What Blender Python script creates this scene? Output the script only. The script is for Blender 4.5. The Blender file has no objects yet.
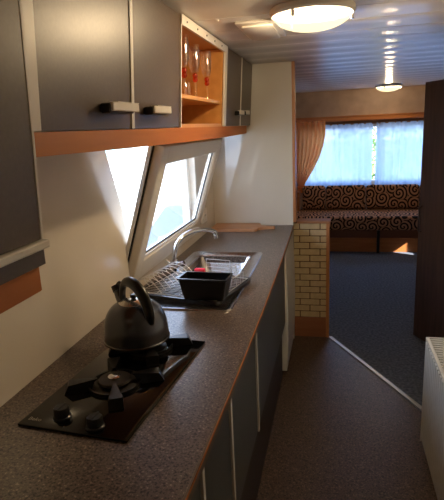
import bpy, bmesh, math, random
from mathutils import Vector, Matrix
random.seed(4)
C = bpy.context.scene.collection
SC = bpy.context.scene
PI = math.pi

# ------------------------------------------------------------------ camera, world, sun, exposure
H = 1.47
cam_d = bpy.data.cameras.new('camera'); cam = bpy.data.objects.new('camera', cam_d); C.objects.link(cam)
cam_d.sensor_fit = 'HORIZONTAL'; cam_d.sensor_width = 36; cam_d.lens = 36*496.97/444; cam_d.clip_start = .02
yaw, pit, rol = -.2296, .2401, -.0464
fw = Vector((math.sin(yaw)*math.cos(pit), math.cos(yaw)*math.cos(pit), -math.sin(pit)))
rt = fw.cross(Vector((0, 0, 1))).normalized(); up = rt.cross(fw)
r2 = rt*math.cos(rol)+up*math.sin(rol); u2 = -rt*math.sin(rol)+up*math.cos(rol)
m = Matrix((r2, u2, -fw)).transposed().to_4x4(); m.translation = (0, 0, H)
cam.matrix_world = m
SC.camera = cam
SC.view_settings.view_transform = 'Standard'; SC.view_settings.look = 'None'
SC.view_settings.exposure = 1.35; SC.view_settings.gamma = 1
SC.view_settings.use_curve_mapping = False

w = bpy.data.worlds.new('world'); SC.world = w; w.use_nodes = True
wn = w.node_tree; bg = wn.nodes['Background']
tc = wn.nodes.new('ShaderNodeTexCoord'); sp = wn.nodes.new('ShaderNodeSeparateXYZ')
rp = wn.nodes.new('ShaderNodeValToRGB')
wn.links.new(tc.outputs['Generated'], sp.inputs[0]); wn.links.new(sp.outputs['Z'], rp.inputs[0])
rp.color_ramp.elements[0].position = 0.0; rp.color_ramp.elements[0].color = (.64, .78, 1.0, 1)
rp.color_ramp.elements[1].position = 0.7; rp.color_ramp.elements[1].color = (.48, .66, 1.0, 1)
wn.links.new(rp.outputs[0], bg.inputs[0]); bg.inputs[1].default_value = 3.8

sd = bpy.data.lights.new('sun', 'SUN'); sun = bpy.data.objects.new('sun', sd); C.objects.link(sun)
sd.energy = 9.0; sd.angle = math.radians(.6); sd.color = (1, .93, .82)
sun.rotation_euler = Vector((-.75, .45, -.58)).to_track_quat('-Z', 'Y').to_euler()
LAMP = 11.0         # watts of the bulb in each ceiling lamp

# daylight entering through the two glazed openings is sampled through portals
def portal(loc, size, rot):
    d = bpy.data.lights.new('portal', 'AREA'); o = bpy.data.objects.new('portal', d); C.objects.link(o)
    d.shape = 'RECTANGLE'; d.size, d.size_y = size; d.cycles.is_portal = True
    o.location = loc; o.rotation_euler = rot
portal((-.93, 2.3, 1.17), (.6, 1.3), (0, -PI/2, 0))
portal((.5, 6.62, 1.08), (1.9, .8), (-PI/2, 0, 0))

# ------------------------------------------------------------------ helpers
ORG = {}
def newbm(): return bmesh.new()
def xf(vs, M):
    for v in vs: v.co = M @ v.co
def box(bm, a, b, bev=0, seg=2, M=None):
    a, b = Vector(a), Vector(b)
    r = bmesh.ops.create_cube(bm, size=1); vs = r['verts']
    for v in vs: v.co = Vector([(a[i]+b[i])/2 + v.co[i]*(b[i]-a[i]) for i in range(3)])
    if bev:
        es = list({e for v in vs for e in v.link_edges})
        r = bmesh.ops.bevel(bm, geom=es, offset=bev, segments=seg, affect='EDGES', profile=.5)
        vs = list({v for f in r['faces'] for v in f.verts} | {v for v in vs if v.is_valid})
    if M is not None: xf(vs, M)
    return vs
def prism(bm, pts, d0, d1, fn):
    """polygon pts (u,v) extruded from d0 to d1; fn(u,v,d)->xyz"""
    A = [bm.verts.new(fn(u, v, d0)) for u, v in pts]; B = [bm.verts.new(fn(u, v, d1)) for u, v in pts]
    n = len(pts); bm.faces.new(A); bm.faces.new(B[::-1])
    for i in range(n): bm.faces.new((A[i], B[i], B[(i+1) % n], A[(i+1) % n]))
    return A+B
def lathe(bm, prof, c=(0, 0, 0), n=32, cap=True, M=None):
    rings = []; vs = []
    for r, z in prof:
        ring = [bm.verts.new((c[0]+r*math.cos(2*PI*i/n), c[1]+r*math.sin(2*PI*i/n), c[2]+z)) for i in range(n)]
        rings.append(ring); vs += ring
    for a, b in zip(rings, rings[1:]):
        for i in range(n): bm.faces.new((a[i], a[(i+1) % n], b[(i+1) % n], b[i]))
    if cap: bm.faces.new(rings[0][::-1]); bm.faces.new(rings[-1])
    if M is not None: xf(vs, M)
    return vs
def smoothpath(pts, k=6):
    P = [Vector(p) for p in pts]
    if len(P) < 3: return P
    out = []
    for i in range(len(P)-1):
        p0 = P[max(i-1, 0)]; p1 = P[i]; p2 = P[i+1]; p3 = P[min(i+2, len(P)-1)]
        for j in range(k):
            t = j/k
            out.append(.5*((2*p1)+(p2-p0)*t+(2*p0-5*p1+4*p2-p3)*t*t+(3*p1-p0-3*p2+p3)*t**3))
    out.append(P[-1]); return out
def tube(bm, pts, r, n=8, smooth=True, k=6, rz=None):
    P = smoothpath(pts, k) if smooth else [Vector(p) for p in pts]
    R = r if callable(r) else (lambda t: r)
    rings = []; up0 = None
    for i, p in enumerate(P):
        t = (P[min(i+1, len(P)-1)]-P[max(i-1, 0)]).normalized()
        if up0 is None:
            up0 = Vector((0, 0, 1)) if abs(t.z) < .9 else Vector((0, 1, 0))
        a = (up0 - t*up0.dot(t)).normalized(); up0 = a; b = t.cross(a)
        rr = R(i/(len(P)-1)); r1 = rr; r2_ = rr*(rz or 1)
        rings.append([bm.verts.new(p+a*r1*math.cos(2*PI*j/n)+b*r2_*math.sin(2*PI*j/n)) for j in range(n)])
    for A, B in zip(rings, rings[1:]):
        for i in range(n): bm.faces.new((A[i], A[(i+1) % n], B[(i+1) % n], B[i]))
    bm.faces.new(rings[0][::-1]); bm.faces.new(rings[-1])
def obj(name, bm, mat, parent=None, org=None, ang=35):
    bmesh.ops.recalc_face_normals(bm, faces=bm.faces)
    if parent is not None: o0 = ORG[parent.name]
    else:
        if org is None:
            xs = [v.co for v in bm.verts]
            org = (sum(v.x for v in xs)/len(xs), sum(v.y for v in xs)/len(xs), min(v.z for v in xs))
        o0 = Vector(org)
    for v in bm.verts: v.co -= o0
    me = bpy.data.meshes.new(name); bm.to_mesh(me); bm.free()
    me.materials.append(mat)
    for p in me.polygons: p.use_smooth = True
    me.set_sharp_from_angle(angle=math.radians(ang))
    o = bpy.data.objects.new(name, me); C.objects.link(o)
    ORG[o.name] = o0
    if parent is not None: o.parent = parent
    else: o.location = o0
    return o
def tag(o, label, cat, group=None):
    o['label'] = label; o['category'] = cat
    if group: o['group'] = group
    return o
def thing(name, loc, label, cat, group=None):
    o = bpy.data.objects.new(name, None); C.objects.link(o); o.location = loc; o.empty_display_size = .05
    ORG[o.name] = Vector(loc)
    return tag(o, label, cat, group)
def struct(name, bm, mat, **k):
    o = obj(name, bm, mat, **k); o['kind'] = 'structure'; return o
def sgroup(name, loc):
    o = bpy.data.objects.new(name, None); C.objects.link(o); o.location = loc; o['kind'] = 'structure'
    ORG[o.name] = Vector(loc); return o
def copy_tree(o, parent=None):
    c = o.copy(); C.objects.link(c)
    if parent is not None: c.parent = parent
    for ch in [x for x in bpy.data.objects if x.parent == o]: copy_tree(ch, c)
    return c

# ------------------------------------------------------------------ materials
def s2l(c): return tuple(((x/255)/12.92 if x/255 <= .04045 else ((x/255+.055)/1.055)**2.4) for x in c)+(1,)
def mat(name, rgb, rough=.5, metal=0, spec=.5, coat=0, **k):
    m_ = bpy.data.materials.new(name); m_.use_nodes = True; b = m_.node_tree.nodes['Principled BSDF']
    b.inputs['Base Color'].default_value = s2l(rgb); b.inputs['Roughness'].default_value = rough
    b.inputs['Metallic'].default_value = metal; b.inputs['Specular IOR Level'].default_value = spec
    b.inputs['Coat Weight'].default_value = coat
    return m_
def N(m_, t, **k):
    n = m_.node_tree.nodes.new(t)
    for a, v in k.items(): setattr(n, a, v)
    return n
def ramp(m_, stops, interp='LINEAR'):
    r = N(m_, 'ShaderNodeValToRGB'); e = r.color_ramp.elements; r.color_ramp.interpolation = interp
    while len(e) < len(stops): e.new(.5)
    for i, (p, c) in enumerate(stops): e[i].position = p; e[i].color = s2l(c)
    return r
def coords(m_, scale=(1, 1, 1), rot=(0, 0, 0), kind='Object'):
    t = N(m_, 'ShaderNodeTexCoord'); mp = N(m_, 'ShaderNodeMapping'); mp.inputs['Scale'].default_value = scale
    mp.inputs['Rotation'].default_value = rot
    m_.node_tree.links.new(t.outputs[kind], mp.inputs[0]); return mp
def speckle(name, stops, scale, rough, bump=0.0, spec=.5, detail=2, anis=(1, 1, 1)):
    m_ = mat(name, (100, 100, 100), rough, spec=spec); L = m_.node_tree.links; b = m_.node_tree.nodes['Principled BSDF']
    c = coords(m_, anis); n = N(m_, 'ShaderNodeTexNoise'); n.inputs['Scale'].default_value = scale; n.inputs['Detail'].default_value = detail
    L.new(c.outputs[0], n.inputs['Vector']); r = ramp(m_, stops); L.new(n.outputs['Fac'], r.inputs[0]); L.new(r.outputs[0], b.inputs['Base Color'])
    if bump:
        bp = N(m_, 'ShaderNodeBump'); bp.inputs['Strength'].default_value = bump; bp.inputs['Distance'].default_value = .002
        L.new(n.outputs['Fac'], bp.inputs['Height']); L.new(bp.outputs[0], b.inputs['Normal'])
    return m_
def wood(name, dark, light, rough=.4, axis='y', scale=14):
    s = {'x': (.08, 1, 1), 'y': (1, .08, 1), 'z': (1, 1, .08)}[axis]
    return speckle(name, [(.3, dark), (.7, light)], scale*2, rough, detail=6, anis=s)

M_wall = speckle('laminate_wall', [(.3, (232, 223, 206)), (.7, (236, 227, 211))], 3, .16)
M_part = speckle('laminate_partition', [(.3, (216, 210, 196)), (.7, (222, 216, 202))], 3, .05)
M_pvc = mat('white_pvc', (240, 236, 228), .28)
M_white = mat('white_enamel', (226, 226, 220), .3)
M_profile = mat('white_profile', (232, 225, 212), .35)
M_grey = speckle('grey_laminate', [(.3, (84, 69, 53)), (.7, (92, 76, 59))], 120, .38)
M_greylow = speckle('grey_laminate_low', [(.3, (72, 74, 70)), (.7, (80, 82, 78))], 120, .4)
M_dark = mat('dark_plinth', (46, 30, 24), .45)
M_oak = wood('orange_beech', (180, 102, 32), (200, 120, 46), .6, 'y')
M_oakz = wood('orange_beech_upright', (180, 118, 72), (200, 138, 90), .35, 'z')
M_oakx = wood('orange_beech_cross', (164, 98, 50), (190, 122, 70), .35, 'x')
M_shelf = wood('beech_shelf', (200, 138, 70), (214, 154, 86), .4, 'y')
M_walnut = wood('dark_walnut', (56, 38, 30), (80, 56, 46), .38, 'z', 20)
M_counter = speckle('speckled_worktop', [(.34, (28, 24, 22)), (.45, (88, 76, 68)), (.55, (116, 102, 92)), (.60, (80, 68, 60)), (.68, (165, 148, 134))], 190, .3, detail=3)
M_vinyl = speckle('speckled_vinyl', [(.36, (30, 22, 18)), (.5, (92, 74, 60)), (.56, (66, 50, 40)), (.66, (122, 100, 84))], 150, .4, detail=3)
M_carpet = speckle('blue_carpet', [(.3, (72, 80, 94)), (.7, (118, 127, 144))], 60, .95, .6, .2, detail=8)
M_strip = mat('aluminium_strip', (190, 190, 188), .38, .6)
M_steel = mat('stainless_steel', (190, 190, 192), .24, 1)
M_chrome = mat('chrome', (215, 215, 218), .08, 1)
M_wire = mat('chrome_wire', (225, 222, 218), .35, .5)
M_glassblk = mat('black_glass', (8, 8, 9), .06)
M_iron = mat('black_enamel', (14, 13, 13), .3)
M_blkpl = mat('black_plastic', (12, 12, 14), .3)
M_burner = mat('burner_aluminium', (120, 118, 112), .35, .9)
M_bcap = mat('burner_cap_dark', (34, 28, 24), .45, .2)
M_kettle = mat('grey_kettle_steel', (96, 97, 101), .27, .9)
M_kettlel = mat('polished_lid', (205, 200, 190), .18, .9)
M_gasket = mat('dark_gasket', (40, 40, 42), .6)
M_red = mat('red_sponge', (225, 40, 60), .8)
M_board = wood('board_wood', (184, 132, 92), (206, 158, 118), .5, 'x')
M_curt = bpy.data.materials.new('orange_curtain'); M_curt.use_nodes = True; nt = M_curt.node_tree; nt.nodes.remove(nt.nodes['Principled BSDF'])
_t = nt.nodes.new('ShaderNodeBsdfTranslucent'); _d = nt.nodes.new('ShaderNodeBsdfDiffuse'); _m = nt.nodes.new('ShaderNodeMixShader')
_t.inputs[0].default_value = s2l((250, 178, 108)); _d.inputs[0].default_value = s2l((245, 178, 116)); _m.inputs[0].default_value = .42
nt.links.new(_t.outputs[0], _m.inputs[1]); nt.links.new(_d.outputs[0], _m.inputs[2]); nt.links.new(_m.outputs[0], nt.nodes['Material Output'].inputs[0])
M_clay = mat('plain_brown', (90, 60, 44), .6)
M_lbwall = speckle('lounge_upper_wall', [(.3, (166, 142, 124)), (.7, (184, 158, 138))], 8, .6)

# planked ceiling: gloss with grooves across x
M_ceil = mat('glossy_ceiling', (236, 231, 226), .26)
nt = M_ceil.node_tree; L = nt.links; b = nt.nodes['Principled BSDF']
g_ = N(M_ceil, 'ShaderNodeNewGeometry'); s_ = N(M_ceil, 'ShaderNodeSeparateXYZ'); L.new(g_.outputs['Position'], s_.inputs[0])
m_a = N(M_ceil, 'ShaderNodeMath', operation='MULTIPLY'); m_a.inputs[1].default_value = 2*PI/.24; L.new(s_.outputs['Y'], m_a.inputs[0])
m_b = N(M_ceil, 'ShaderNodeMath', operation='SINE'); L.new(m_a.outputs[0], m_b.inputs[0])
bp = N(M_ceil, 'ShaderNodeBump'); bp.inputs['Strength'].default_value = 1; bp.inputs['Distance'].default_value = .0022
L.new(m_b.outputs[0], bp.inputs['Height']); L.new(bp.outputs[0], b.inputs['Normal'])
M_ceiln = mat('satin_ceiling', (226, 218, 206), .4)

# swirl upholstery
M_swirl = mat('swirl_upholstery', (150, 110, 80), .85, spec=.2)
nt = M_swirl.node_tree; L = nt.links; b = nt.nodes['Principled BSDF']
def mth(op, a=None, b_=None, m_=M_swirl):
    n = N(m_, 'ShaderNodeMath', operation=op)
    for i, v in enumerate((a, b_)):
        if v is None: continue
        if isinstance(v, (int, float)): n.inputs[i].default_value = v
        else: m_.node_tree.links.new(v, n.inputs[i])
    return n.outputs[0]
g = N(M_swirl, 'ShaderNodeNewGeometry'); s3 = N(M_swirl, 'ShaderNodeSeparateXYZ'); L.new(g.outputs['Position'], s3.inputs[0])
cb = N(M_swirl, 'ShaderNodeCombineXYZ'); L.new(mth('MULTIPLY', s3.outputs['X'], 8.5), cb.inputs[0])
L.new(mth('MULTIPLY', mth('SUBTRACT', s3.outputs['Z'], mth('MULTIPLY', s3.outputs['Y'], .6)), 8.5), cb.inputs[1])
vo = N(M_swirl, 'ShaderNodeTexVoronoi', voronoi_dimensions='2D'); vo.inputs['Scale'].default_value = 1; vo.inputs['Randomness'].default_value = .95
L.new(cb.outputs[0], vo.inputs['Vector'])
vs_ = N(M_swirl, 'ShaderNodeVectorMath', operation='SUBTRACT'); L.new(cb.outputs[0], vs_.inputs[0]); L.new(vo.outputs['Position'], vs_.inputs[1])
s4 = N(M_swirl, 'ShaderNodeSeparateXYZ'); L.new(vs_.outputs[0], s4.inputs[0])
an = mth('ARCTAN2', s4.outputs['Y'], s4.outputs['X'])
sw = mth('SINE', mth('ADD', an, mth('MULTIPLY', vo.outputs['Distance'], 19.0)))
rr = ramp(M_swirl, [(.0, (192, 142, 106)), (.56, (176, 126, 92)), (.62, (26, 16, 16))], 'LINEAR')
L.new(mth('ADD', mth('MULTIPLY', sw, .5), .5), rr.inputs[0]); L.new(rr.outputs[0], b.inputs['Base Color'])

def thin(name, base=.06, top=.55, rough=0.02, tint=(1, 1, 1, 1), gl=(1, 1, 1, 1)):
    m_ = bpy.data.materials.new(name); m_.use_nodes = True; nt = m_.node_tree; nt.nodes.remove(nt.nodes['Principled BSDF'])
    t = N(m_, 'ShaderNodeBsdfTransparent'); t.inputs[0].default_value = tint
    gg = N(m_, 'ShaderNodeBsdfGlossy'); gg.inputs['Roughness'].default_value = rough; gg.inputs['Color'].default_value = gl
    lw = N(m_, 'ShaderNodeLayerWeight'); lw.inputs[0].default_value = .4
    mr = N(m_, 'ShaderNodeMapRange'); mr.inputs[3].default_value = base; mr.inputs[4].default_value = top
    nt.links.new(lw.outputs['Facing'], mr.inputs[0]); mx = N(m_, 'ShaderNodeMixShader')
    nt.links.new(mr.outputs[0], mx.inputs[0]); nt.links.new(t.outputs[0], mx.inputs[1]); nt.links.new(gg.outputs[0], mx.inputs[2])
    nt.links.new(mx.outputs[0], nt.nodes['Material Output'].inputs[0]); return m_
M_pane = thin('window_glass', .05, .35)
M_flute = thin('drinking_glass', .10, .6, .05)
M_bead = thin('red_glass_bead', .25, .7, .1, (.9, .25, .12, 1), (1, .4, .25, 1))
# net curtain: blue of the sky light behind it put into its colour
M_net = bpy.data.materials.new('net_curtain'); M_net.use_nodes = True; nt = M_net.node_tree; nt.nodes.remove(nt.nodes['Principled BSDF'])
t = N(M_net, 'ShaderNodeBsdfTransparent'); tl = N(M_net, 'ShaderNodeBsdfTranslucent'); df = N(M_net, 'ShaderNodeBsdfDiffuse')
tl.inputs[0].default_value = (.30, .42, .64, 1); df.inputs[0].default_value = (.5, .6, .78, 1)
m1 = N(M_net, 'ShaderNodeMixShader'); m1.inputs[0].default_value = .35; m2 = N(M_net, 'ShaderNodeMixShader'); m2.inputs[0].default_value = .94
nt.links.new(tl.outputs[0], m1.inputs[1]); nt.links.new(df.outputs[0], m1.inputs[2])
nt.links.new(t.outputs[0], m2.inputs[1]); nt.links.new(m1.outputs[0], m2.inputs[2]); nt.links.new(m2.outputs[0], nt.nodes['Material Output'].inputs[0])
# lamp dome
def emis(name, col, st):
    m_ = bpy.data.materials.new(name); m_.use_nodes = True; b = m_.node_tree.nodes['Principled BSDF']
    b.inputs['Base Color'].default_value = (.9, .88, .8, 1); b.inputs['Emission Color'].default_value = col; b.inputs['Emission Strength'].default_value = st
    return m_
M_dome = bpy.data.materials.new('lit_opal_glass'); M_dome.use_nodes = True; nt = M_dome.node_tree; nt.nodes.remove(nt.nodes['Principled BSDF'])
t = N(M_dome, 'ShaderNodeBsdfTransparent'); e_ = N(M_dome, 'ShaderNodeEmission'); e_.inputs[0].default_value = (1, .80, .46, 1); e_.inputs[1].default_value = .8
m1 = N(M_dome, 'ShaderNodeMixShader'); m1.inputs[0].default_value = .55; nt.links.new(t.outputs[0], m1.inputs[1]); nt.links.new(e_.outputs[0], m1.inputs[2]); nt.links.new(m1.outputs[0], nt.nodes['Material Output'].inputs[0])

# ------------------------------------------------------------------ setting
WX = -.81; CZ = 1.855
def yz(x0, x1):      # polygon in (y,z) extruded along x
    return lambda u, v, d: (d, u, v)
def wallpoly(bm, pts, x0, x1): return prism(bm, pts, x0, x1, lambda u, v, d: (d, u, v))
# floors: split along the diagonal threshold
T0 = (-.045, 3.375); T1 = (.60, 2.157)
bm = newbm(); fl = lambda u, v, d: (u, v, d)
prism(bm, [(-.9, -1.3), (.6, -1.3), T1, T0, (-.9, 3.375)], -.05, 0, fl); struct('floor', bm, M_vinyl)
bm = newbm(); prism(bm, [(-.9, 3.375), T0, T1, (2.0, 2.157), (2.0, 6.6), (-.9, 6.6)], -.05, -.001, fl)
fo = struct('floor', bm, M_carpet)
bm = newbm(); d = Vector((T1[0]-T0[0], T1[1]-T0[1], 0)).normalized(); nn = Vector((-d.y, d.x, 0))
A = Vector((T0[0]+.02, T0[1]-.03, 0)); B = Vector((.55, T0[1]-.03+(.53+.025)*d.y/d.x-.0, 0))
prism(bm, [((A-nn*.012).x, (A-nn*.012).y), ((A+nn*.012).x, (A+nn*.012).y), ((B+nn*.012).x, (B+nn*.012).y), ((B-nn*.012).x, (B-nn*.012).y)], 0, .006, fl)
struct('trim_1', bm, M_strip)
# ceiling boards: kitchen smooth panels + lounge planks with grooves
bm = newbm()
def board(x0, x1, y0, y1, z=CZ): box(bm, (x0, y0, z), (x1, y1, z+.05), .003, 1)
board(-.86, .62, -1.35, 1.90); struct('ceiling', bm, M_ceiln); bm = newbm()
for k in range(6): board(-.86, .62, 1.902+k*.24, 1.9+(k+1)*.24)
y = 3.342
while y < 6.6:
    board(-.86, 2.0, y, min(y+.248, 6.65)); y += .25
board(.622, 2.0, 2.0, 3.34)
struct('ceiling', bm, M_ceil)
# left wall with the slanted opening
bm = newbm(); x0, x1 = WX, WX-.09
Z0 = .885; Z1 = 1.47
wallpoly(bm, [(-1.35, 0), (1.80, 0), (1.80, Z0), (1.83, 1.09), (1.665, Z1), (1.665, CZ), (-1.35, CZ)], x0, x1)
wallpoly(bm, [(1.80, 0), (2.86, 0), (2.86, Z0), (1.80, Z0)], x0, x1)
wallpoly(bm, [(1.665, Z1), (2.86, Z1), (2.86, CZ), (1.665, CZ)], x0, x1)
wallpoly(bm, [(2.86, 0), (6.65, 0), (6.65, CZ), (2.86, CZ)], x0, x1)
struct('wall_left', bm, M_wall)
# right kitchen wall, back wall, lounge walls
bm = newbm(); box(bm, (.53, -1.35, 0), (.61, 2.44, CZ)); struct('wall_right', bm, M_wall)
bm = newbm(); box(bm, (-.81, -1.35, 0), (.53, -1.3, CZ)); struct('wall_back', bm, M_wall)
bm = newbm(); box(bm, (.61, 2.10, 0), (2.0, 2.157, CZ)); struct('wall_lounge_back', bm, M_lbwall)
bm = newbm()
wy0, wy1, wz0, wz1 = 5.03, 5.17, .80, 1.02  # small unseen opening, added and sized to throw sun patches on the bench base
box(bm, (1.9, 2.157, 0), (1.98, wy0, CZ)); box(bm, (1.9, wy1, 0), (1.98, 6.6, CZ))
box(bm, (1.9, wy0, 0), (1.98, wy1, wz0)); box(bm, (1.9, wy0, wz1), (1.98, wy1, CZ)); struct('wall_lounge_right', bm, M_lbwall)
YF = 6.55
bm = newbm(); fx = lambda u, v, d: (u, d, v)
wx0, wx1, wz0, wz1 = -.45, 1.45, .70, 1.45
box(bm, (-.81, YF, 0), (wx0, YF+.07, CZ)); box(bm, (wx1, YF, 0), (1.9, YF+.07, CZ))
box(bm, (wx0, YF, 0), (wx1, YF+.07, wz0)); box(bm, (wx0, YF, wz1), (wx1, YF+.07, CZ)); struct('wall_far', bm, M_lbwall)
# far window
W2 = sgroup('window_2', (.5, YF+.03, wz0))
bm = newbm()
for a, b_ in (((wx0, YF+.01, wz0), (wx0+.05, YF+.06, wz1)), ((wx1-.05, YF+.01, wz0), (wx1, YF+.06, wz1)), ((.50, YF+.01, wz0), (.54, YF+.06, wz1)),
              ((wx0, YF+.01, wz0), (wx1, YF+.06, wz0+.05)), ((wx0, YF+.01, wz1-.05), (wx1, YF+.06, wz1))): box(bm, a, b_, .004, 1)
obj('window_frame', bm, M_pvc, W2)
bm = newbm(); box(bm, (wx0+.04, YF+.03, wz0+.04), (.51, YF+.036, wz1-.04)); box(bm, (.53, YF+.03, wz0+.04), (wx1-.04, YF+.036, wz1-.04)); obj('glass_pane', bm, M_pane, W2)

# partition panel at end of worktop
PY = 3.29
P = sgroup('wall_partition', (-.54, PY, 0))
bm = newbm(); box(bm, (-.81, PY, 0), (-.272, PY+.05, CZ-.002)); obj('panel', bm, M_part, P)
bm = newbm(); box(bm, (-.272, PY-.004, .838), (-.252, PY+.054, CZ-.002), .002, 1); obj('edge_strip', bm, M_oakz, P)
# brick half wall
BY = 3.345
P = sgroup('wall_divider', (-.14, BY, 0))
bm = newbm(); box(bm, (-.30, BY+.006, 0), (-.055, BY+.09, .82)); obj('core', bm, mat('brown_mortar', (92, 60, 30), .8), P)
M_brick = speckle('pale_yellow_brick', [(.3, (196, 174, 132)), (.7, (212, 190, 148))], 25, .6, .2)
bm = newbm(); rh = .0452; i = 0; z = .148
rows = 15
random.seed(2)
while z < .815:
    h = min(rh-.006, .818-z); xs = -.30 + (0 if i % 2 else -.068); bw = .137
    x = xs - .0
    while x < -.056:
        a = max(x, -.30); b_ = min(x+bw-.006, -.056)
        if b_-a > .008: box(bm, (a, BY, z), (b_, BY+.012, z+h), .002, 1)
        x += bw
    z += rh; i += 1
obj('brick_facing', bm, M_brick, P)
bm = newbm(); box(bm, (-.30, BY-.006, 0), (-.055, BY+.006, .146), .002, 1); obj('base_board', bm, wood('brown_base_board', (146, 92, 62), (160, 106, 74), .45, 'x'), P)
bm = newbm(); box(bm, (-.056, BY-.008, 0), (-.034, BY+.095, .82), .002, 1); obj('corner_post', bm, M_oakz, P)
bm = newbm(); box(bm, (-.252, BY-.014, .82), (-.028, BY+.10, .836), .003, 1); obj('cap_board', bm, mat('cap_wood', (176, 122, 84), .45), P)

# dark open door at the end of the passage
DP = Vector((.54, 3.44, 0)); dd = Vector((.467, -.884, 0)).normalized(); dn = Vector((dd.y, -dd.x, 0))
MD = Matrix((dd, -dn, Vector((0, 0, 1)))).transposed().to_4x4(); MD.translation = DP
D1 = sgroup('door_1', DP)
bm = newbm(); box(bm, (0, 0, .006), (.76, .032, 1.69), .002, 1, MD); obj('door_panel', bm, M_walnut, D1)
bm = newbm()
tube(bm, [MD @ Vector(p) for p in ((.03, -.0, .75), (.03, -.022, .76), (.03, -.022, .91), (.03, 0, .92))], .006, 8, False)
tube(bm, [MD @ Vector(p) for p in ((-.014, .016, .74), (-.014, .016, .93))], .004, 8, False)
box(bm, (-.016, .008, .74), (.0, .024, .75), 0, 1, MD); box(bm, (-.016, .008, .92), (0, .024, .93), 0, 1, MD)
obj('door_handle', bm, mat('dull_handle', (92, 74, 66), .35, .7), D1)

# kitchen window: outer frame + tilted inner sash
W1 = sgroup('window_1', (WX, 2.3, Z0))
bm = newbm()
box(bm, (WX-.075, 1.80, Z0-.001), (WX-.035, 2.86, Z0+.04), .004, 1)
box(bm, (WX-.075, 2.81, Z0), (WX-.035, 2.86, Z1), .004, 1)
box(bm, (WX-.075, 1.67, Z1-.04), (WX-.035, 2.86, Z1), .004, 1)
obj('outer_frame', bm, M_pvc, W1)
bm = newbm(); box(bm, (WX-.03, 1.80, Z0-.014), (WX+.012, 2.86, Z0), .004, 1); obj('window_sill', bm, M_pvc, W1)
# sash local: u along y, v up the sash, d thickness (towards room)
SA = math.radians(18.0); SH = .56; sy0, sy1 = 1.80, 2.81
HP = Vector((WX-.012, 0, Z0+.004))
vd = Vector((math.sin(SA), 0, math.cos(SA))); dr = Vector((math.cos(SA), 0, -math.sin(SA)))
MS = Matrix((Vector((0, 1, 0)), vd, dr)).transposed().to_4x4(); MS.translation = HP
bm = newbm(); sw_ = .075
box(bm, (sy0, 0, -.012), (sy0+sw_, SH, .028), .004, 1, MS); box(bm, (sy1-sw_, 0, -.012), (sy1, SH, .028), .004, 1, MS)
box(bm, (sy0+sw_, 0, -.012), (sy1-sw_, sw_, .028), .004, 1, MS); box(bm, (sy0+sw_, SH-sw_, -.012), (sy1-sw_, SH, .028), .004, 1, MS)
# raised glazing bead
for a, b_ in (((sy0+sw_, sw_, .0), (sy0+sw_+.012, SH-sw_, .02)), ((sy1-sw_-.012, sw_, 0), (sy1-sw_, SH-sw_, .02)), ((sy0+sw_, sw_, 0), (sy1-sw_, sw_+.012, .02))): box(bm, a, b_, 0, 1, MS)
sash = obj('sash', bm, M_pvc, W1)
bm = newbm(); box(bm, (sy0-.012, 0.005, -.03), (sy0+.01, SH-.005, -.016), 0, 1, MS); box(bm, (sy0+.01, SH-.012, -.03), (sy1, SH, -.016), 0, 1, MS)
box(bm, (sy0+.004, 0.0, -.016), (sy0+.008, SH-.005, -.012), 0, 1, MS)
obj('sash_rebate', bm, M_pvc, sash)
bm = newbm(); box(bm, (sy0-.004, .004, -.018), (sy0+.004, SH, -.011), 0, 1, MS)
box(bm, (sy0+sw_+.012, sw_+.012, .006), (sy1-sw_-.012, sw_+.018, .012), 0, 1, MS); box(bm, (sy1-sw_-.018, sw_+.012, .006), (sy1-sw_-.012, SH-sw_, .012), 0, 1, MS)
obj('gasket', bm, M_gasket, sash)
bm = newbm(); box(bm, (sy0+sw_, sw_, .001), (sy1-sw_, SH-sw_, .005), 0, 1, MS); obj('glass_pane', bm, M_pane, sash)

# outside: ground and neighbouring caravan wall
bm = newbm(); box(bm, (-30, -20, -.75), (-.95, 60, -.6)); box(bm, (-.95, 7, -.75), (30, 60, -.6)); box(bm, (2.2, -20, -.75), (30, 7, -.6))
g_ = struct('ground', bm, speckle('gravel_ground', [(.3, (120, 120, 118)), (.7, (160, 158, 152))], 12, .9))
T = thing('static_caravan', (-4.2, 4.4, -.6), 'white clad caravan standing outside beyond the kitchen window', 'caravan')
bm = newbm(); z = -.35
while z < 2.6:
    box(bm, (-4.9, -1, z), (-3.55, 10, z+.145), .006, 1); z += .15
obj('wall_cladding', bm, mat('white_cladding', (222, 222, 218), .5), T)
bm = newbm(); box(bm, (-4.9, -.98, -.6), (-3.6, 9.98, -.34)); obj('skirting', bm, mat('grey_skirting', (96, 104, 120), .7), T)
for (y0, y1) in ((3.62, 4.05), (7.2, 8.6)):
    bm = newbm(); box(bm, (-3.56, y0, 1.05), (-3.52, y1, 1.75), .005, 1); f = obj('window', bm, M_pvc, T)
    bm = newbm(); box(bm, (-3.53, y0+.05, 1.1), (-3.512, y1-.05, 1.7)); obj('pane', bm, mat('far_glass', (110, 150, 160), .1), f)
T = thing('garden_ramp', (-2.2, 5.4, -.6), 'blue grey deck with a white post outside the open kitchen window', 'ramp')
bm = newbm(); prism(bm, [(4.2, -.6), (7.6, -.6), (7.6, .30), (7.3, .30)], -2.6, -1.9, lambda u, v, d: (d, u, v)); obj('ramp_body', bm, mat('blue_grey_timber', (120, 128, 138), .7), T)
bm = newbm(); box(bm, (-1.95, 5.2, -.6), (-1.87, 5.28, .3), .005, 1); obj('post', bm, M_pvc, T)
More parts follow.
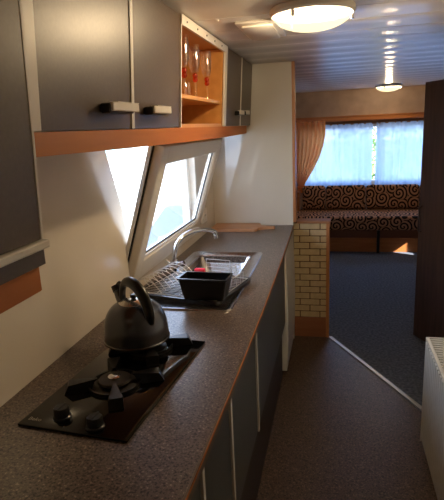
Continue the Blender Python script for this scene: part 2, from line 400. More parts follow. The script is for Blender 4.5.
# hedge seen through the gap of the net curtains
def leafball(cx, cy, cz, r, n, seed):
    bm = newbm(); rn = random.Random(seed)
    for i in range(n):
        v = Vector((rn.gauss(0, 1), rn.gauss(0, 1), rn.gauss(0, 1))).normalized()*r*(.6+.4*rn.random())
        p = Vector((cx, cy, cz))+Vector((v.x, v.y, v.z*1.2)); a = Vector((rn.gauss(0, 1), rn.gauss(0, 1), rn.gauss(0, 1))).normalized()*.06
        b_ = a.orthogonal().normalized()*.035
        bm.faces.new([bm.verts.new(p+q) for q in (a, b_, -a, -b_)])
    return bm
T = thing('bush', (.9, 11.2, -.6), 'green bush outside, seen through the gap in the net curtains', 'bush')
bm = leafball(.9, 11.2, 1.2, 1.0, 1800, 1); obj('foliage', bm, mat('leaf_green', (96, 128, 60), .6), T)
bm = newbm(); tube(bm, [(.9, 11.2, -.6), (.92, 11.2, 1.0)], .05, 8, False); obj('trunk', bm, M_clay, T)

# ------------------------------------------------------------------ worktop
WT = .82
SX0, SX1, SY0, SY1 = -.748, -.366, 1.66, 2.53          # sink outer
BX0, BX1, BY0, BY1 = -.70, -.415, 1.99, 2.455           # bowl
def front(y):   # gently bowed front edge
    return -.274 + .015*math.sin(PI*max(0, min(1, (y-.1)/3.15)))
T = thing('worktop', (-.54, 1.6, WT-.03), 'long brown speckled kitchen worktop along the left wall', 'worktop')
bm = newbm(); ys = [-1.0+i*.1 for i in range(43)]; ys[-1] = PY-.001
ys = sorted(set([round(v, 3) for v in ys if abs(v-BY0) > .03 and abs(v-BY1) > .03]+[BY0+.01, BY1-.01]))
for a, b_ in zip(ys, ys[1:]):
    mid = (a+b_)/2
    segs = [(WX+.001, None)]
    if BY0 < mid < BY1:
        prism(bm, [(WX+.001, a), (BX0+.01, a), (BX0+.01, b_), (WX+.001, b_)], WT-.03, WT, fl)
        prism(bm, [(BX1-.01, a), (front(a), a), (front(b_), b_), (BX1-.01, b_)], WT-.03, WT, fl)
    else: prism(bm, [(WX+.001, a), (front(a), a), (front(b_), b_), (WX+.001, b_)], WT-.03, WT, fl)
obj('top_surface', bm, M_counter, T, ang=1)
bm = newbm()
for a, b_ in zip(ys, ys[1:]):
    prism(bm, [(front(a), a), (front(a)+.004, a), (front(b_)+.004, b_), (front(b_), b_)], WT-.03, WT-.0015, fl)
bmesh.ops.remove_doubles(bm, verts=bm.verts, dist=1e-4)
obj('edge_band', bm, speckle('brown_edge_band', [(.3, (96, 80, 66)), (.7, (112, 96, 80))], 200, .4), T, ang=60)

bm = newbm()
for a, b_ in zip(ys, ys[1:]):
    prism(bm, [(front(a)+.004, a), (front(a)+.0055, a), (front(b_)+.0055, b_), (front(b_)+.004, b_)], WT-.010, WT-.003, fl)
bmesh.ops.remove_doubles(bm, verts=bm.verts, dist=1e-4)
obj('edge_line', bm, M_oak, T, ang=60)

# base cabinets
cab = [(-1.0, .36), (.36, .895), (.895, 1.192), (1.192, 1.652), (1.652, 2.735)]
labs = ['grey base cabinet nearest the camera under the worktop edge', 'grey base cabinet at the bottom edge of the view, before the nearest white strip',
        'narrow grey base cabinet between the nearest and the middle white strips', 'grey base cabinet between the middle and the farthest white strips', 'wide grey base cabinet under the sink, next to the white fridge']
DB = .355
for (a, b_), lb in zip(cab, labs):
    if b_ < .4: continue
    T = thing('base_cabinet', (-.54, (a+b_)/2, 0), lb, 'cabinet', 'grey base cabinets under the worktop')
    bm = newbm(); box(bm, (-.80, a+.001, DB-.01), (-.302, b_-.001, WT-.032 if b_ < 1.7 else .66)); obj('body', bm, M_greylow, T)
    bm = newbm(); box(bm, (-.300, a+.002, DB), (-.276, b_-.020, WT-.034), .002, 1); obj('door', bm, M_greylow, T)
    bm = newbm(); box(bm, (-.300, b_-.018, DB), (-.270, b_-.001, WT-.034), .001, 1); o = obj('edge_strip', bm, M_profile, T); o['label'] = 'white vertical strip'
    bm = newbm(); box(bm, (-.33, a, .0), (-.300, b_, DB-.011)); obj('plinth', bm, M_dark, T)
# fridge
T = thing('fridge', (-.5, 3.0, 0), 'white undercounter fridge with a bulging door beside the brick divider', 'fridge')
bm = newbm(); box(bm, (-.80, 2.745, .02), (-.322, 3.275, WT-.034), .004, 1); obj('cabinet_body', bm, M_white, T)
bm = newbm()
def ffx(z): return -.262 - .012*((z-.30)/.5)**2 if z > .30 else -.264-.012*((.30-z)/.3)**2
zs = [.03+i*(WT-.05-.03)/14 for i in range(15)]
prism(bm, [(ffx(z), z) for z in zs]+[(-.318, zs[-1]), (-.318, zs[0])], 2.748, 3.272, lambda u, v, d: (u, d, v))
obj('fridge_door', bm, M_white, T)
for x in (-.36, -.78):
    for y_ in (2.77, 3.22):
        bm = newbm(); box(bm, (x, y_, 0), (x+.03, y_+.03, .02)); obj('foot', bm, M_iron, T)

# ------------------------------------------------------------------ upper cabinets
CX = -.54; ZB = 1.478; ZT = CZ-.003; LEAN = .026
def lx(z): return CX + LEAN*(z-ZB)/(ZT-ZB)
def frontpanel(bm, y0, y1, z0, z1, d0=0.0, d1=.018):
    prism(bm, [(lx(z0)-d1, z0), (lx(z0)+d0, z0), (lx(z1)+d0, z1), (lx(z1)-d1, z1)], y0, y1, lambda u, v, d: (u, d, v))
def barhandle(T, yc, z, L_, x):
    p = thing
    bm = newbm(); box(bm, (x+.026, yc-L_/2, z-.010), (x+.034, yc+L_/2, z+.010), .002, 1)
    box(bm, (x+.012, yc-L_/2+.03, z+.010), (x+.034, yc+L_/2, z+.012))
    h_ = obj('handle', bm, M_profile, T); h_['label'] = 'pale bar handle'
    bm = newbm(); box(bm, (x+.001, yc-L_/2-.004, z-.014), (x+.027, yc+L_/2-.02, z+.008), .003, 1); obj('handle_mount', bm, M_blkpl, h_)
GRP = 'grey wall cabinets above the worktop'
def wallcab(y0, y1, doors, lb, hl=.15):
    T = thing('wall_cabinet', (-.68, (y0+y1)/2, ZB), lb, 'cabinet', GRP)
    bm = newbm(); prism(bm, [(WX+.002, ZB), (CX-.02, ZB), (lx(ZT)-.02, ZT), (WX+.002, ZT)], y0+.001, y1-.001, lambda u, v, d: (u, d, v)); obj('body', bm, M_profile, T)
    for (a, b_, hy, hz, hl_) in doors:
        bm = newbm(); frontpanel(bm, a, b_, ZB+.002, ZT-.004); dr_ = obj('door', bm, M_grey, T)
        barhandle(dr_, hy, hz, hl_, lx(hz))
    return T
T = wallcab(.80, 1.318, [(.862, 1.297, 1.195, 1.531, .16)], 'grey wall cabinet with long bar handle, between near hood cabinet and next door')
bm = newbm(); frontpanel(bm, 1.299, 1.317, ZB+.002, ZT-.004, .003); obj('edge_strip', bm, M_profile, T)
bm = newbm(); frontpanel(bm, .770, .860, ZB+.002, ZT-.004, .003); obj('edge_strip', bm, M_profile, T)
T = wallcab(1.319, 1.742, [(1.321, 1.740, 1.47, 1.531, .15)], 'grey wall cabinet left of the open glass shelf')
T = wallcab(2.47, 3.285, [(2.50, 2.90, 2.80, 1.548, .12), (2.925, 3.275, 2.99, 1.552, .10)], 'far grey double wall cabinet beside the white partition')
bm = newbm(); frontpanel(bm, 2.903, 2.922, ZB+.002, ZT-.004, .002); obj('edge_strip', bm, M_profile, T)
# open shelf unit
T = thing('open_shelf_unit', (-.68, 2.1, ZB), 'open beech shelf box holding stemmed glasses between grey cabinets', 'shelf')
S0, S1 = 1.744, 2.468
bm = newbm()
box(bm, (WX+.002, S0, ZB), (WX+.014, S1, ZT-.02)); box(bm, (WX+.014, S0, ZB), (CX-.004, S1, ZB+.014))
prism(bm, [(WX+.014, ZB+.014), (CX-.004, ZB+.014), (lx(ZT)-.006, ZT-.02), (WX+.014, ZT-.02)], S0, S0+.016, lambda u, v, d: (u, d, v))
prism(bm, [(WX+.014, ZB+.014), (CX-.004, ZB+.014), (lx(ZT)-.006, ZT-.02), (WX+.014, ZT-.02)], S1-.03, S1, lambda u, v, d: (u, d, v))
box(bm, (WX+.002, S0, ZT-.018), (lx(ZT)-.006, S1, ZT-.002))
obj('carcass', bm, M_shelf, T)
bm = newbm(); box(bm, (WX+.014, S0+.016, 1.583), (CX-.004, S1-.03, 1.598), .001, 1); obj('shelf', bm, M_shelf, T)
bm = newbm(); frontpanel(bm, S0, S1+.03, ZT-.034, ZT-.002, .006, .004); frontpanel(bm, S1-.022, S1+.028, ZB+.002, ZT-.034, .006, .002); frontpanel(bm, S0-.002, S0+.006, ZB+.002, ZT-.034, .004, .002)
o = obj('white_trim', bm, M_profile, T); o['label'] = 'white rail with screw heads'
for i in range(5):
    bm = newbm(); y_ = S0+.06+i*.14; bmesh.ops.create_uvsphere(bm, u_segments=8, v_segments=5, radius=.004, matrix=Matrix.Translation((lx(ZT-.018)+.006, y_, ZT-.018)))
    obj('screw_head', bm, M_burner, o)
# curved wooden light rail under the cabinets
bm = newbm()
pts = []
def railx(y): return CX+.004 - (.0 if y < 3.0 else .03*((y-3.0)/.28)**2)
yy = [.80+i*.124 for i in range(21)]
for a, b_ in zip(yy, yy[1:]):
    b_ = min(b_, 3.283)
    za = 1.434-.008*math.sin(PI*(a-.8)/2.5); zb = 1.434-.008*math.sin(PI*(b_-.8)/2.5)
    A = [bm.verts.new(p) for p in ((WX+.002, a, za), (railx(a), a, za), (railx(a), a, ZB), (WX+.002, a, ZB))]
    B = [bm.verts.new(p) for p in ((WX+.002, b_, zb), (railx(b_), b_, zb), (railx(b_), b_, ZB), (WX+.002, b_, ZB))]
    bm.faces.new(A); bm.faces.new(B[::-1])
    for i in range(4): bm.faces.new((A[i], B[i], B[(i+1) % 4], A[(i+1) % 4]))
bmesh.ops.remove_doubles(bm, verts=bm.verts, dist=1e-4)
tag(obj('light_rail', bm, M_oak), 'long orange beech board running under the grey wall cabinets', 'rail')
# near hood cabinet
T = thing('hood_cabinet', (-.66, .5, 1.2), 'tall grey wall cabinet hanging lowest, nearest the camera, with wooden base', 'cabinet')
HX = -.50; HY = .765; HY0 = -.1
bm = newbm(); box(bm, (WX+.002, HY0, 1.26), (HX-.021, HY-.004, ZT)); obj('body', bm, M_profile, T)
SHR = Matrix(((1, 0, .043, -.043*1.296), (0, 1, 0, 0), (0, 0, 1, 0), (0, 0, 0, 1)))
bm = newbm(); box(bm, (HX-.02, HY0, 1.296), (HX, HY-.008, ZT-.001), .001, 1, SHR); dr_ = obj('door', bm, M_grey, T)
bm = newbm(); box(bm, (HX-.02, HY-.008, 1.296), (HX+.001, HY, ZT-.001), .001, 1, SHR); obj('edge_strip', bm, M_profile, dr_)
bm = newbm(); box(bm, (HX-.02, HY0, 1.281), (HX+.012, HY, 1.295), .002, 1); obj('handle_profile', bm, M_profile, T)
bm = newbm(); box(bm, (HX-.02, HY0, 1.251), (HX, HY-.004, 1.280)); obj('lower_fascia', bm, M_grey, T)
bm = newbm(); box(bm, (HX-.20, HY0, 1.203), (HX-.008, HY-.012, 1.2505), .002, 1); obj('base_board', bm, M_oak, T)

# glasses on the shelf
gx = -.60
def flute(y, x, h, lb):
    T = thing('stemmed_glass', (x, y, 1.5985), lb, 'glass', 'stemmed glasses on the open shelf')
    bm = newbm(); s = h/.215
    lathe(bm, [(.016, .105*s), (.022, .125*s), (.025, .16*s), (.024, .215*s), (.0225, .215*s), (.023, .16*s), (.02, .127*s), (.003, .11*s)], (x, y, 1.5985), 20); obj('bowl', bm, M_flute, T)
    bm = newbm(); lathe(bm, [(.028, .0), (.028, .0025), (.006, .006), (.004, .02*s), (.004, .07*s)], (x, y, 1.5985), 16); obj('foot', bm, M_flute, T)
    bm = newbm()
    for k, z in enumerate((.075, .092)): bmesh.ops.create_uvsphere(bm, u_segments=12, v_segments=8, radius=.0115, matrix=Matrix.Translation((x, y, 1.5985+z*s)))
    o = obj('stem_bead', bm, M_bead, T); o['label'] = 'orange red glass beads'
flute(1.965, -.578, .225, 'tall clear glass with orange red beaded stem, first from the left on shelf')
flute(2.125, -.578, .212, 'tall clear glass with orange red beaded stem, middle of three on shelf')
flute(2.325, -.578, .212, 'tall clear glass with orange red beaded stem, nearest the white stile')
bm = newbm(); lathe(bm, [(.014, 0), (.017, .08), (.0155, .08), (.012, .004)], (-.66, 2.28, 1.5985), 16)
tag(obj('shot_glass', bm, M_flute), 'short clear glass standing behind the tall glasses on shelf', 'glass')

# ------------------------------------------------------------------ gas hob
R_ = Matrix.Rotation(math.radians(-4.5), 4, 'Z'); HC = Vector((-.553, 1.140, WT)); MH = Matrix.Translation(HC) @ R_
T = thing('gas_hob', HC, 'black glass two burner gas hob set in the speckled worktop', 'hob')
bm = newbm(); box(bm, (-.142, -.262, 0.0002), (.142, .262, .007), .003, 2, MH); gp = obj('glass_plate', bm, M_glassblk, T)
bm = newbm()
cu = bpy.data.curves.new('logo_text', 'FONT'); cu.body = 'Beko'; cu.size = .017; cu.extrude = .0002
to = bpy.data.objects.new('logo_text', cu); me = bpy.data.meshes.new_from_object(to); bpy.data.objects.remove(to)
bm.from_mesh(me); xf(bm.verts, MH @ Matrix.Translation((-.128, -.242, .0072)) @ Matrix.Rotation(0, 4, 'Z'))
obj('logo', bm, mat('logo_print', (170, 165, 150), .5), gp)
def burner(c, r, rot):
    M_ = MH @ Matrix.Translation((c[0], c[1], .007)) @ Matrix.Rotation(rot, 4, 'Z')
    bm = newbm(); lathe(bm, [(r*1.12, 0), (r*1.15, .003), (r*1.0, .006), (r*.55, .007), (r*.55, .010), (0.9*r*.72, .012)], (0, 0, 0), 32, True, M_)
    br = obj('burner', bm, M_bcap, T)
    bm = newbm(); lathe(bm, [(r*.80, .012), (r*.86, .015), (r*.80, .019), (r*.35, .021)], (0, 0, 0), 32, True, M_); obj('burner_cap', bm, M_bcap, br)
    bm = newbm(); lathe(bm, [(.017, .021), (.017, .025), (.013, .0265)], (0, 0, 0), 24, True, M_); o = obj('cap_disc', bm, M_chrome, br); o['label'] = 'bright metal disc'
    bm = newbm()
    for k in range(4):
        K = M_ @ Matrix.Rotation(k*PI/2, 4, 'Z')
        A = [Vector(p) for p in ((.062, 0, .0), (.128, 0, .0), (.116, 0, .024), (.044, 0, .026), (.052, 0, .018))]
        vs = []
        for s in (-1, 1):
            vs.append([bm.verts.new(K @ (p+Vector((0, s*(.004 if p.x < .055 else .018), 0)))) for p in A])
        bm.faces.new(vs[0]); bm.faces.new(vs[1][::-1])
        for i in range(5): bm.faces.new((vs[0][i], vs[1][i], vs[1][(i+1) % 5], vs[0][(i+1) % 5]))
    lathe(bm, [(.064, .0), (.069, .0), (.069, .010), (.064, .010), (.064, 0)], (0, 0, 0), 32, False, M_)
    obj('pan_support', bm, M_iron, T)
burner((-.004, -.048), .052, math.radians(30)); burner((-.01, .185), .044, math.radians(28))
for (x, y_) in ((-.052, -.215), (.047, -.232)):
    M_ = MH @ Matrix.Translation((x, y_, .007))
    bm = newbm(); lathe(bm, [(.0215, 0), (.0215, .004), (.0185, .006), (.018, .024), (.016, .027)], (0, 0, 0), 28, True, M_); box(bm, (-.002, -.017, .026), (.002, .017, .029), 0, 1, M_)
    obj('control_knob', bm, M_blkpl, T)

# ------------------------------------------------------------------ kettle
KC = Vector((-.589, 1.322, .8535)); K = Matrix.Translation(KC)
T = thing('kettle', KC, 'dark grey domed whistling kettle with black loop handle on rear burner', 'kettle')
bm = newbm(); prof = [(.092, 0), (.099, .004), (.098, .012)]+[(.097*math.cos(a)**.66, .034+.092*math.sin(a)) for a in [i*PI/2/14 for i in range(0, 12)]]
lathe(bm, prof, KC, 48); body = obj('body', bm, M_kettle, T)
bm = newbm(); lathe(bm, [(.098, .003), (.1005, .005), (.1005, .009), (.098, .011)], KC, 48, False); obj('base_rim', bm, M_kettle, body)
bm = newbm(); lathe(bm, [(.047, .112), (.046, .122), (.030, .129), (.010, .131)], KC, 32); lid = obj('lid', bm, M_kettlel, T)
bm = newbm(); lathe(bm, [(.006, .130), (.010, .136), (.010, .142), (.006, .145)], KC, 16); obj('lid_knob', bm, M_blkpl, lid)
hd = Vector((.80, -.6, 0)).normalized()    # direction handle foot points
hd2 = Vector((-.55, .835, 0)).normalized()
bm = newbm(); q = lambda r, z, v=hd: KC+v*r+Vector((0, 0, z))
tube(bm, [q(.082, .072), q(.084, .105), q(.062, .145), q(.026, .172), q(-.018, .180), q(-.050, .168), q(-.066, .135), q(-.066, .10)], lambda t: .010+.004*math.sin(PI*min(1, t*1.3)), 12, rz=1.25)
obj('handle', bm, M_blkpl, T)
sv = Vector((-.80, .6, 0)).normalized(); q = lambda r, z: KC+sv*r+Vector((0, 0, z))
bm = newbm(); tube(bm, [q(.055, .085), q(.082, .115), q(.098, .140)], lambda t: .018-.005*t, 14); sp_ = obj('spout', bm, M_kettle, T)
bm = newbm(); tube(bm, [q(.094, .134), q(.104, .150)], .0165, 14, False); tube(bm, [q(.100, .150), q(.080, .165), q(.060, .160)], .005, 8); obj('whistle_cap', bm, M_blkpl, sp_)

# ------------------------------------------------------------------ sink, tap
def rrect(x0, x1, y0, y1, r, z, n=5):
    out = []
    for cx, cy, a0 in ((x1-r, y1-r, 0), (x0+r, y1-r, PI/2), (x0+r, y0+r, PI), (x1-r, y0+r, 3*PI/2)):
        for i in range(n+1):
            a = a0+i*PI/2/n; out.append((cx+r*math.cos(a), cy+r*math.sin(a), z))
    return out
T = thing('sink', (-.557, 2.1, WT), 'stainless steel inset sink with drainer under the kitchen window', 'sink')
bm = newbm()
loops = [rrect(SX0, SX1, SY0, SY1, .03, WT+.0005), rrect(SX0+.003, SX1-.003, SY0+.003, SY1-.003, .03, WT+.006), rrect(SX0+.012, SX1-.012, SY0+.012, SY1-.012, .028, WT+.006),
         rrect(SX0+.018, SX1-.018, SY0+.018, SY1-.018, .028, WT+.003),
         rrect(BX0-.006, BX1+.006, BY0-.006, BY1+.006, .06, WT+.003), rrect(BX0, BX1, BY0, BY1, .06, WT-.004),
         rrect(BX0+.014, BX1-.014, BY0+.014, BY1-.014, .06, WT-.11), rrect(BX0+.04, BX1-.04, BY0+.04, BY1-.04, .05, WT-.135)]
LV = [[bm.verts.new(p) for p in lp] for lp in loops]; n = len(LV[0])
for a, b_ in zip(LV, LV[1:]):
    for i in range(n): bm.faces.new((a[i], a[(i+1) % n], b_[(i+1) % n], b_[i]))
bm.faces.new(LV[-1]); obj('basin', bm, M_steel, T, ang=50)
bm = newbm(); lathe(bm, [(.035, 0), (.038, .003), (.03, .004), (.01, .002)], (-.557, 2.22, WT-.135), 24); obj('drain', bm, M_chrome, T)
T = thing('kitchen_tap', (-.728, 2.19, WT+.004), 'chrome swan neck tap behind the sink at the window sill', 'tap')
TB = Vector((-.728, 2.13, WT+.0035)); tp = lambda dx, dy, dz: TB+Vector((dx, dy, dz))
bm = newbm(); lathe(bm, [(.026, 0), (.026, .006), (.020, .012), (.019, .055), (.016, .062)], TB, 24); obj('tap_body', bm, M_chrome, T)
bm = newbm(); tube(bm, [tp(0, 0, .05), tp(0, .003, .085), tp(.010, .02, .13), tp(.035, .06, .163), tp(.075, .115, .176), tp(.12, .175, .168), tp(.148, .21, .150), tp(.153, .216, .128)], .0105, 14)
tube(bm, [tp(.153, .216, .136), tp(.154, .217, .118)], .0135, 14, False); obj('spout', bm, M_chrome, T)
bm = newbm(); tube(bm, [tp(.0, -.0, .035), tp(.05, -.012, .048)], lambda t: .013, 12, False); tube(bm, [tp(-.01, 0, .035), tp(-.045, .012, .048)], .013, 12, False)
lv = obj('tap_handle', bm, M_chrome, T)

# ------------------------------------------------------------------ drip tray + dish rack
RA = math.radians(-13); RC = Vector((-.566, 1.895, WT+.007)); MR = Matrix.Translation(RC) @ Matrix.Rotation(RA, 4, 'Z')
hw, hd_ = .190, .165
bm = newbm()
lp = [rrect(-hw, hw, -hd_, hd_, .03, 0), rrect(-hw-.004, hw+.004, -hd_-.004, hd_+.004, .033, .016), rrect(-hw+.004, hw-.004, -hd_+.004, hd_-.004, .028, .016), rrect(-hw+.008, hw-.008, -hd_+.008, hd_-.008, .026, .004)]
LV = [[bm.verts.new(p) for p in l_] for l_ in lp]; n = len(LV[0])
for a, b_ in zip(LV, LV[1:]):
    for i in range(n): bm.faces.new((a[i], a[(i+1) % n], b_[(i+1) % n], b_[i]))
bm.faces.new(LV[-1]); bm.faces.new(LV[0][::-1])
for i in range(9): box(bm, (-hw+.02+i*.04, -hd_+.02, .004), (-hw+.026+i*.04, hd_-.02, .007))
xf(bm.verts, MR); tag(obj('drip_tray', bm, M_blkpl), 'black plastic drip tray lying on the sink drainer', 'tray')
T = thing('dish_rack', RC, 'chrome wire dish rack standing in the black drip tray', 'dish rack')
P_ = lambda x, y, z: MR @ Vector((x, y, z))
bm = newbm(); a, b_ = hw-.015, hd_-.015
tube(bm, [P_(-a, -b_, .016), P_(a, -b_, .016), P_(a, b_, .016), P_(-a, b_, .016), P_(-a, -b_, .016)], .002, 6, False)
for i in range(16):
    y_ = -b_+.01+i*(2*b_-.02)/15; tube(bm, [P_(-a, y_, .016), P_(a, y_, .016)], .0011, 5, False)
for x in (-.1, 0, .1): tube(bm, [P_(x, -b_, .014), P_(x, b_, .014)], .0012, 5, False)
obj('base_grid', bm, M_wire, T)
bm = newbm()
for i in range(9):
    y_ = -b_+.012+i*.034
    tube(bm, [P_(-a-.002, y_, .016), P_(-a-.024, y_, .035), P_(-a-.018, y_, .056), P_(-a+.02, y_, .066), P_(-a+.065, y_, .052), P_(-a+.10, y_, .016)], .0016, 6)
obj('plate_hoops', bm, M_wire, T)
bm = newbm()
for y_ in (.035, .075):
    tube(bm, [P_(a-.025, y_, .016), P_(a-.02, y_, .085), P_(a-.008, y_, .098), P_(a+.004, y_, .085), P_(a, y_, .016)], .0016, 6)
tube(bm, [P_(a, -.06, .016), P_(a+.002, -.06, .06), P_(a+.002, .10, .06), P_(a, .10, .016)], .0016, 6, False)
obj('side_loops', bm, M_wire, T)
bm = newbm(); tube(bm, [P_(-.02, b_, .016), P_(-.02, b_, .088), P_(.095, b_, .088), P_(.095, b_, .016)], .0016, 6, False)
for i in range(1, 4): tube(bm, [P_(-.02, b_, .02+i*.017), P_(.095, b_, .02+i*.017)], .0008, 5, False)
obj('cup_holder', bm, M_wire, T)
# utensil box
MB = Matrix.Translation((-.480, 1.752, WT+.0235)) @ Matrix.Rotation(math.radians(-4), 4, 'Z')
bm = newbm(); lp = [rrect(-.078, .078, -.038, .038, .006, 0), rrect(-.095, .095, -.048, .048, .008, .078), rrect(-.099, .099, -.052, .052, .008, .080), rrect(-.099, .099, -.052, .052, .008, .084),
      rrect(-.091, .091, -.044, .044, .008, .084), rrect(-.075, .075, -.035, .035, .006, .004)]
LV = [[bm.verts.new(p) for p in l_] for l_ in lp]; n = len(LV[0])
for a_, c_ in zip(LV, LV[1:]):
    for i in range(n): bm.faces.new((a_[i], a_[(i+1) % n], c_[(i+1) % n], c_[i]))
bm.faces.new(LV[-1]); bm.faces.new(LV[0][::-1]); box(bm, (-.002, -.036, .004), (.002, .036, .06))
xf(bm.verts, MB); tag(obj('utensil_holder', bm, M_blkpl), 'black plastic cutlery box standing at the front of the dish rack', 'cutlery box')
bm = newbm(); box(bm, (-.605, 2.028, WT+.0245), (-.558, 2.052, WT+.052), .004, 2); tag(obj('sponge', bm, M_red), 'small red sponge in the dish rack behind the cutlery box', 'sponge')

# cutting board, socket
bm = newbm()
pts = [(-.795, 3.275), (-.795, 3.075), (-.775, 3.06), (-.50, 3.06), (-.485, 3.075), (-.485, 3.12), (-.44, 3.14), (-.385, 3.142), (-.378, 3.16), (-.385, 3.178), (-.44, 3.18), (-.485, 3.20), (-.485, 3.262), (-.50, 3.275)]
prism(bm, pts, WT+.0005, WT+.018, fl); bmesh.ops.bevel(bm, geom=[e for e in bm.edges if abs(e.verts[0].co.z-e.verts[1].co.z) < .001], offset=.003, segments=2, affect='EDGES')
tag(obj('cutting_board', bm, M_board), 'wooden cutting board with handle lying against the white partition', 'cutting board')
T = thing('wall_socket', (WX, 2.98, .90), 'small white wall socket plate near the corner by the window', 'socket')
bm = newbm(); box(bm, (WX, 2.925, .90), (WX+.014, 3.035, .985), .003, 2); pl = obj('plate', bm, M_pvc, T)
bm = newbm(); box(bm, (WX+.010, 2.945, .925), (WX+.013, 3.015, .965), .001, 1); xf(bm.verts, Matrix.Translation((.004, 0, 0))); obj('socket_face', bm, M_pvc, pl)
for y_ in (2.968, 2.992):
    bm = newbm(); box(bm, (WX+.017, y_-.004, .941), (WX+.0175, y_+.004, .949)); obj('socket_hole', bm, M_gasket, pl)

# ------------------------------------------------------------------ ceiling lights, vent
def ceil_light(c, lb, watt=LAMP):
    T = thing('ceiling_light', c, lb, 'ceiling light', 'round ceiling lights')
    bm = newbm(); lathe(bm, [(.138, 0), (.144, -.006), (.144, -.020), (.137, -.026), (.128, -.022), (.128, 0)], c, 48, False); obj('base_ring', bm, M_pvc, T)
    bm = newbm(); R0 = .134; prof = [(R0*math.cos(a), -.021-.055*math.sin(a)) for a in [i*PI/2/10 for i in range(10)]]+[(.004, -.076)]
    lathe(bm, prof, c, 40); obj('glass_dome', bm, M_dome, T)
    for k in range(3):
        bm = newbm(); a = .6+k*2*PI/3+1.6; box(bm, (c[0]+.134*math.cos(a)-.006, c[1]+.134*math.sin(a)-.006, c[2]-.046), (c[0]+.134*math.cos(a)+.006, c[1]+.134*math.sin(a)+.006, c[2]-.026), .002, 1)
        obj('clip', bm, M_chrome, T)
    bd = bpy.data.lights.new('bulb', 'POINT'); bo = bpy.data.objects.new('bulb', bd); C.objects.link(bo)
    bd.energy = watt; bd.color = (1, .74, .44); bd.shadow_soft_size = .035; bo.location = (c[0], c[1], c[2]-.042)
LC = (-.082, 1.86, CZ)
ceil_light(LC, 'large round lit ceiling light above the kitchen passage')
ceil_light((.565, 6.02, CZ), 'lit ceiling light far off in the lounge, above the window pelmet', LAMP*.5)
T = thing('ceiling_vent', (-.29, 2.16, CZ), 'square white vent cover in the ceiling beside the kitchen light', 'vent')
bm = newbm(); box(bm, (-.375, 1.98, CZ-.010), (-.215, 2.34, CZ), .004, 2); fr = obj('frame', bm, M_pvc, T)
bm = newbm(); box(bm, (-.355, 2.01, CZ-.020), (-.235, 2.31, CZ-.010), .006, 2); obj('cover', bm, M_pvc, T)
bm = newbm(); bmesh.ops.create_uvsphere(bm, u_segments=10, v_segments=6, radius=.006, matrix=Matrix.Translation((-.425, 1.92, CZ)))
tag(obj('ceiling_screw', bm, M_pvc), 'tiny white screw cap at the seam of the ceiling beside the vent', 'screw')

# ------------------------------------------------------------------ radiator
T = thing('radiator', (.46, 1.2, 0.0), 'white ribbed panel radiator on the right kitchen wall', 'radiator')
RX0, RX1, RY0, RY1, RZ0, RZ1 = .392, .505, .75, 2.15, .035, .545
bm = newbm(); box(bm, (RX0+.006, RY0, RZ0), (RX0+.012, RY1-.004, RZ1-.006))
y_ = RY0+.02
while y_ < RY1-.02:
    box(bm, (RX0, y_, RZ0+.02), (RX0+.007, y_+.022, RZ1-.02), .002, 1); y_ += .033
obj('front_panel', bm, M_white, T)
bm = newbm(); box(bm, (RX1-.006, RY0, RZ0), (RX1, RY1-.004, RZ1-.006)); obj('rear_panel', bm, M_white, T)
bm = newbm(); box(bm, (RX0-.001, RY1-.004, RZ0), (RX1, RY1, RZ1), .001, 1); obj('end_panel', bm, M_white, T)
bm = newbm(); box(bm, (RX0-.001, RY0, RZ1-.006), (RX0+.012, RY1, RZ1+.002), .001, 1); box(bm, (RX1-.012, RY0, RZ1-.006), (RX1, RY1, RZ1+.002), .001, 1)
y_ = RY0
while y_ < RY1-.005:
    box(bm, (RX0+.010, y_, RZ1-.004), (RX1-.010, y_+.010, RZ1), 0); y_ += .0225
obj('top_grille', bm, M_white, T)
for y_ in (1.0, 1.9):
    bm = newbm(); box(bm, (RX1-.001, y_, .1), (.529, y_+.04, .4)); obj('bracket', bm, M_white, T)
    bm = newbm(); box(bm, (RX0+.03, y_, 0), (RX0+.06, y_+.04, .04)); obj('foot', bm, M_white, T)

# ------------------------------------------------------------------ lounge
SY = 5.80
T = thing('bench_sofa', (.5, 6.15, 0), 'built-in bench sofa with swirl patterned seat below the lounge window', 'sofa')
bm = newbm(); box(bm, (-.80, SY+.03, 0), (1.89, YF-.002, .26)); bs = obj('base_box', bm, M_oakx, T)
bm = newbm(); box(bm, (-.80, SY+.008, .165), (1.89, SY+.03, .262), .002, 1); obj('upper_board', bm, mat('brown_board', (112, 66, 44), .45), T)
bm = newbm(); box(bm, (-.80, SY-.002, .155), (1.89, SY+.03, .170), .002, 1); obj('ledge', bm, M_oakx, T)
bm = newbm(); box(bm, (.468, SY-.03, 0), (.500, SY-.003, .262), .002, 1); obj('leg', bm, M_iron, T)
bm = newbm(); box(bm, (-.79, SY-.045, .264), (1.88, YF-.004, .425), .035, 4); obj('seat_cushion', bm, M_swirl, T)
first = None
cx = [(-.40, -.118), (-.110, .362), (.37, .98), (.99, 1.6)]
cl = ['narrow swirl patterned back cushion at the left end under orange curtain', 'swirl patterned back cushion left of the curtain gap', 'wide swirl patterned back cushion right of the curtain gap', 'swirl patterned back cushion at the right, mostly behind the dark door']
for (a, b_), lb in zip(cx, cl):
    bm = newbm(); M_ = Matrix.Translation(((a+b_)/2, 6.30, .428)) @ Matrix.Rotation(math.radians(-10), 4, 'X')
    vs = box(bm, (-(b_-a)/2, -.06, 0), ((b_-a)/2, .05, .285), .03, 4)
    for v in vs: v.co.z += (.02*math.cos(v.co.x/(b_-a)*PI) if v.co.z > .1 else 0)
    xf(bm.verts, M_); tag(obj('back_cushion', bm, M_swirl), lb, 'cushion', 'swirl back cushions on the lounge bench')
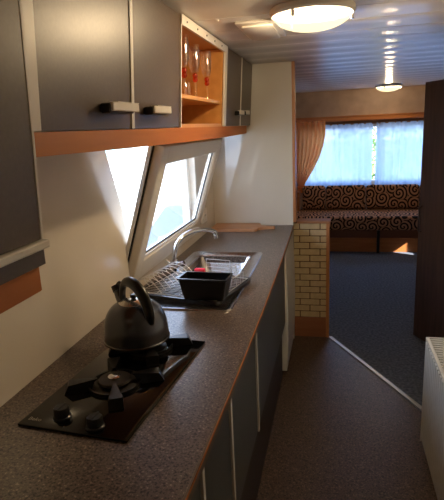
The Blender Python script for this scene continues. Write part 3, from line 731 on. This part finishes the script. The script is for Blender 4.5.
# side shelf left
T = thing('corner_shelf', (-.58, 6.3, .43), 'small wooden corner shelf left of the sofa cushions', 'shelf')
bm = newbm(); box(bm, (-.70, 6.16, .426), (-.43, 6.36, .66), .003, 1); obj('box', bm, M_oakx, T)
# pelmet board
bm = newbm(); box(bm, (-.80, YF-.10, 1.485), (1.89, YF-.001, 1.535), .004, 1); box(bm, (-.80, YF-.11, 1.535), (1.89, YF-.001, 1.548), .003, 1)
tag(obj('curtain_pelmet', bm, M_oakx), 'orange wooden pelmet board across the top of the lounge window', 'pelmet')
bm = newbm(); box(bm, (-.80, YF-.045, 1.44), (1.89, YF-.001, 1.4845), .003, 1)
tag(obj('curtain_track', bm, mat('brown_track', (150, 100, 66), .5), ), 'brown curtain track board just below the pelmet', 'curtain rail')
# net curtains
def net(x0, x1, lb):
    bm = newbm(); nx = int((x1-x0)*130); nz = 10; g_ = []
    for j in range(nz+1):
        z = .655+(1.452-.655)*j/nz; row = []
        for i in range(nx+1):
            u = i/nx; row.append(bm.verts.new((x0+(x1-x0)*u, YF-.050+.010*math.sin((x0+(x1-x0)*u)*75+.8*math.sin(u*23))+.003*math.sin(z*9+u*20), z)))
        g_.append(row)
    for j in range(nz):
        for i in range(nx): bm.faces.new((g_[j][i], g_[j][i+1], g_[j+1][i+1], g_[j+1][i]))
    return tag(obj('net_curtain', bm, M_net, ang=80), lb, 'curtain', 'net curtains on the lounge window')
net(-.46, .442, 'sheer net curtain with sky light blue in its colour, the one beside the orange curtain')
net(.482, 1.46, 'sheer net curtain with sky light blue in its colour, the one beside the dark door')
# orange curtain, tied to the left
bm = newbm(); nz = 40; nx = 110; g_ = []
R_e = [(1.50, -.125), (1.35, -.122), (1.20, -.150), (1.05, -.20), (.92, -.265), (.82, -.325), (.74, -.375), (.70, -.385), (.62, -.37)]
L_e = [(1.50, -.56), (1.0, -.55), (.85, -.52), (.74, -.47), (.70, -.455), (.62, -.48)]
def itp(t_, z):
    for (za, xa), (zb, xb) in zip(t_, t_[1:]):
        if zb <= z <= za: f = (za-z)/(za-zb); return xa+(xb-xa)*f
    return t_[-1][1]
for j in range(nz+1):
    z = 1.50-(1.50-.62)*j/nz; row = []; a = itp(L_e, z); b_ = itp(R_e, z)
    for i in range(nx+1):
        u = i/nx; amp = .024*(.55+.45*min(1, (b_-a)/.4)); row.append(bm.verts.new((a+(b_-a)*u, YF-.125+amp*math.sin(u*2*PI*8+.5*math.sin(z*5))+.006*math.sin(u*41), z)))
    g_.append(row)
for j in range(nz):
    for i in range(nx): bm.faces.new((g_[j][i], g_[j][i+1], g_[j+1][i+1], g_[j+1][i]))
ct = tag(obj('curtain', bm, M_curt, ang=80), 'orange pleated curtain gathered to the left of the lounge window', 'curtain')
bm = newbm(); tube(bm, [(-.465, YF-.15, .70), (-.42, YF-.165, .695), (-.372, YF-.14, .705)], .012, 8); obj('tieback', bm, M_curt, ct)
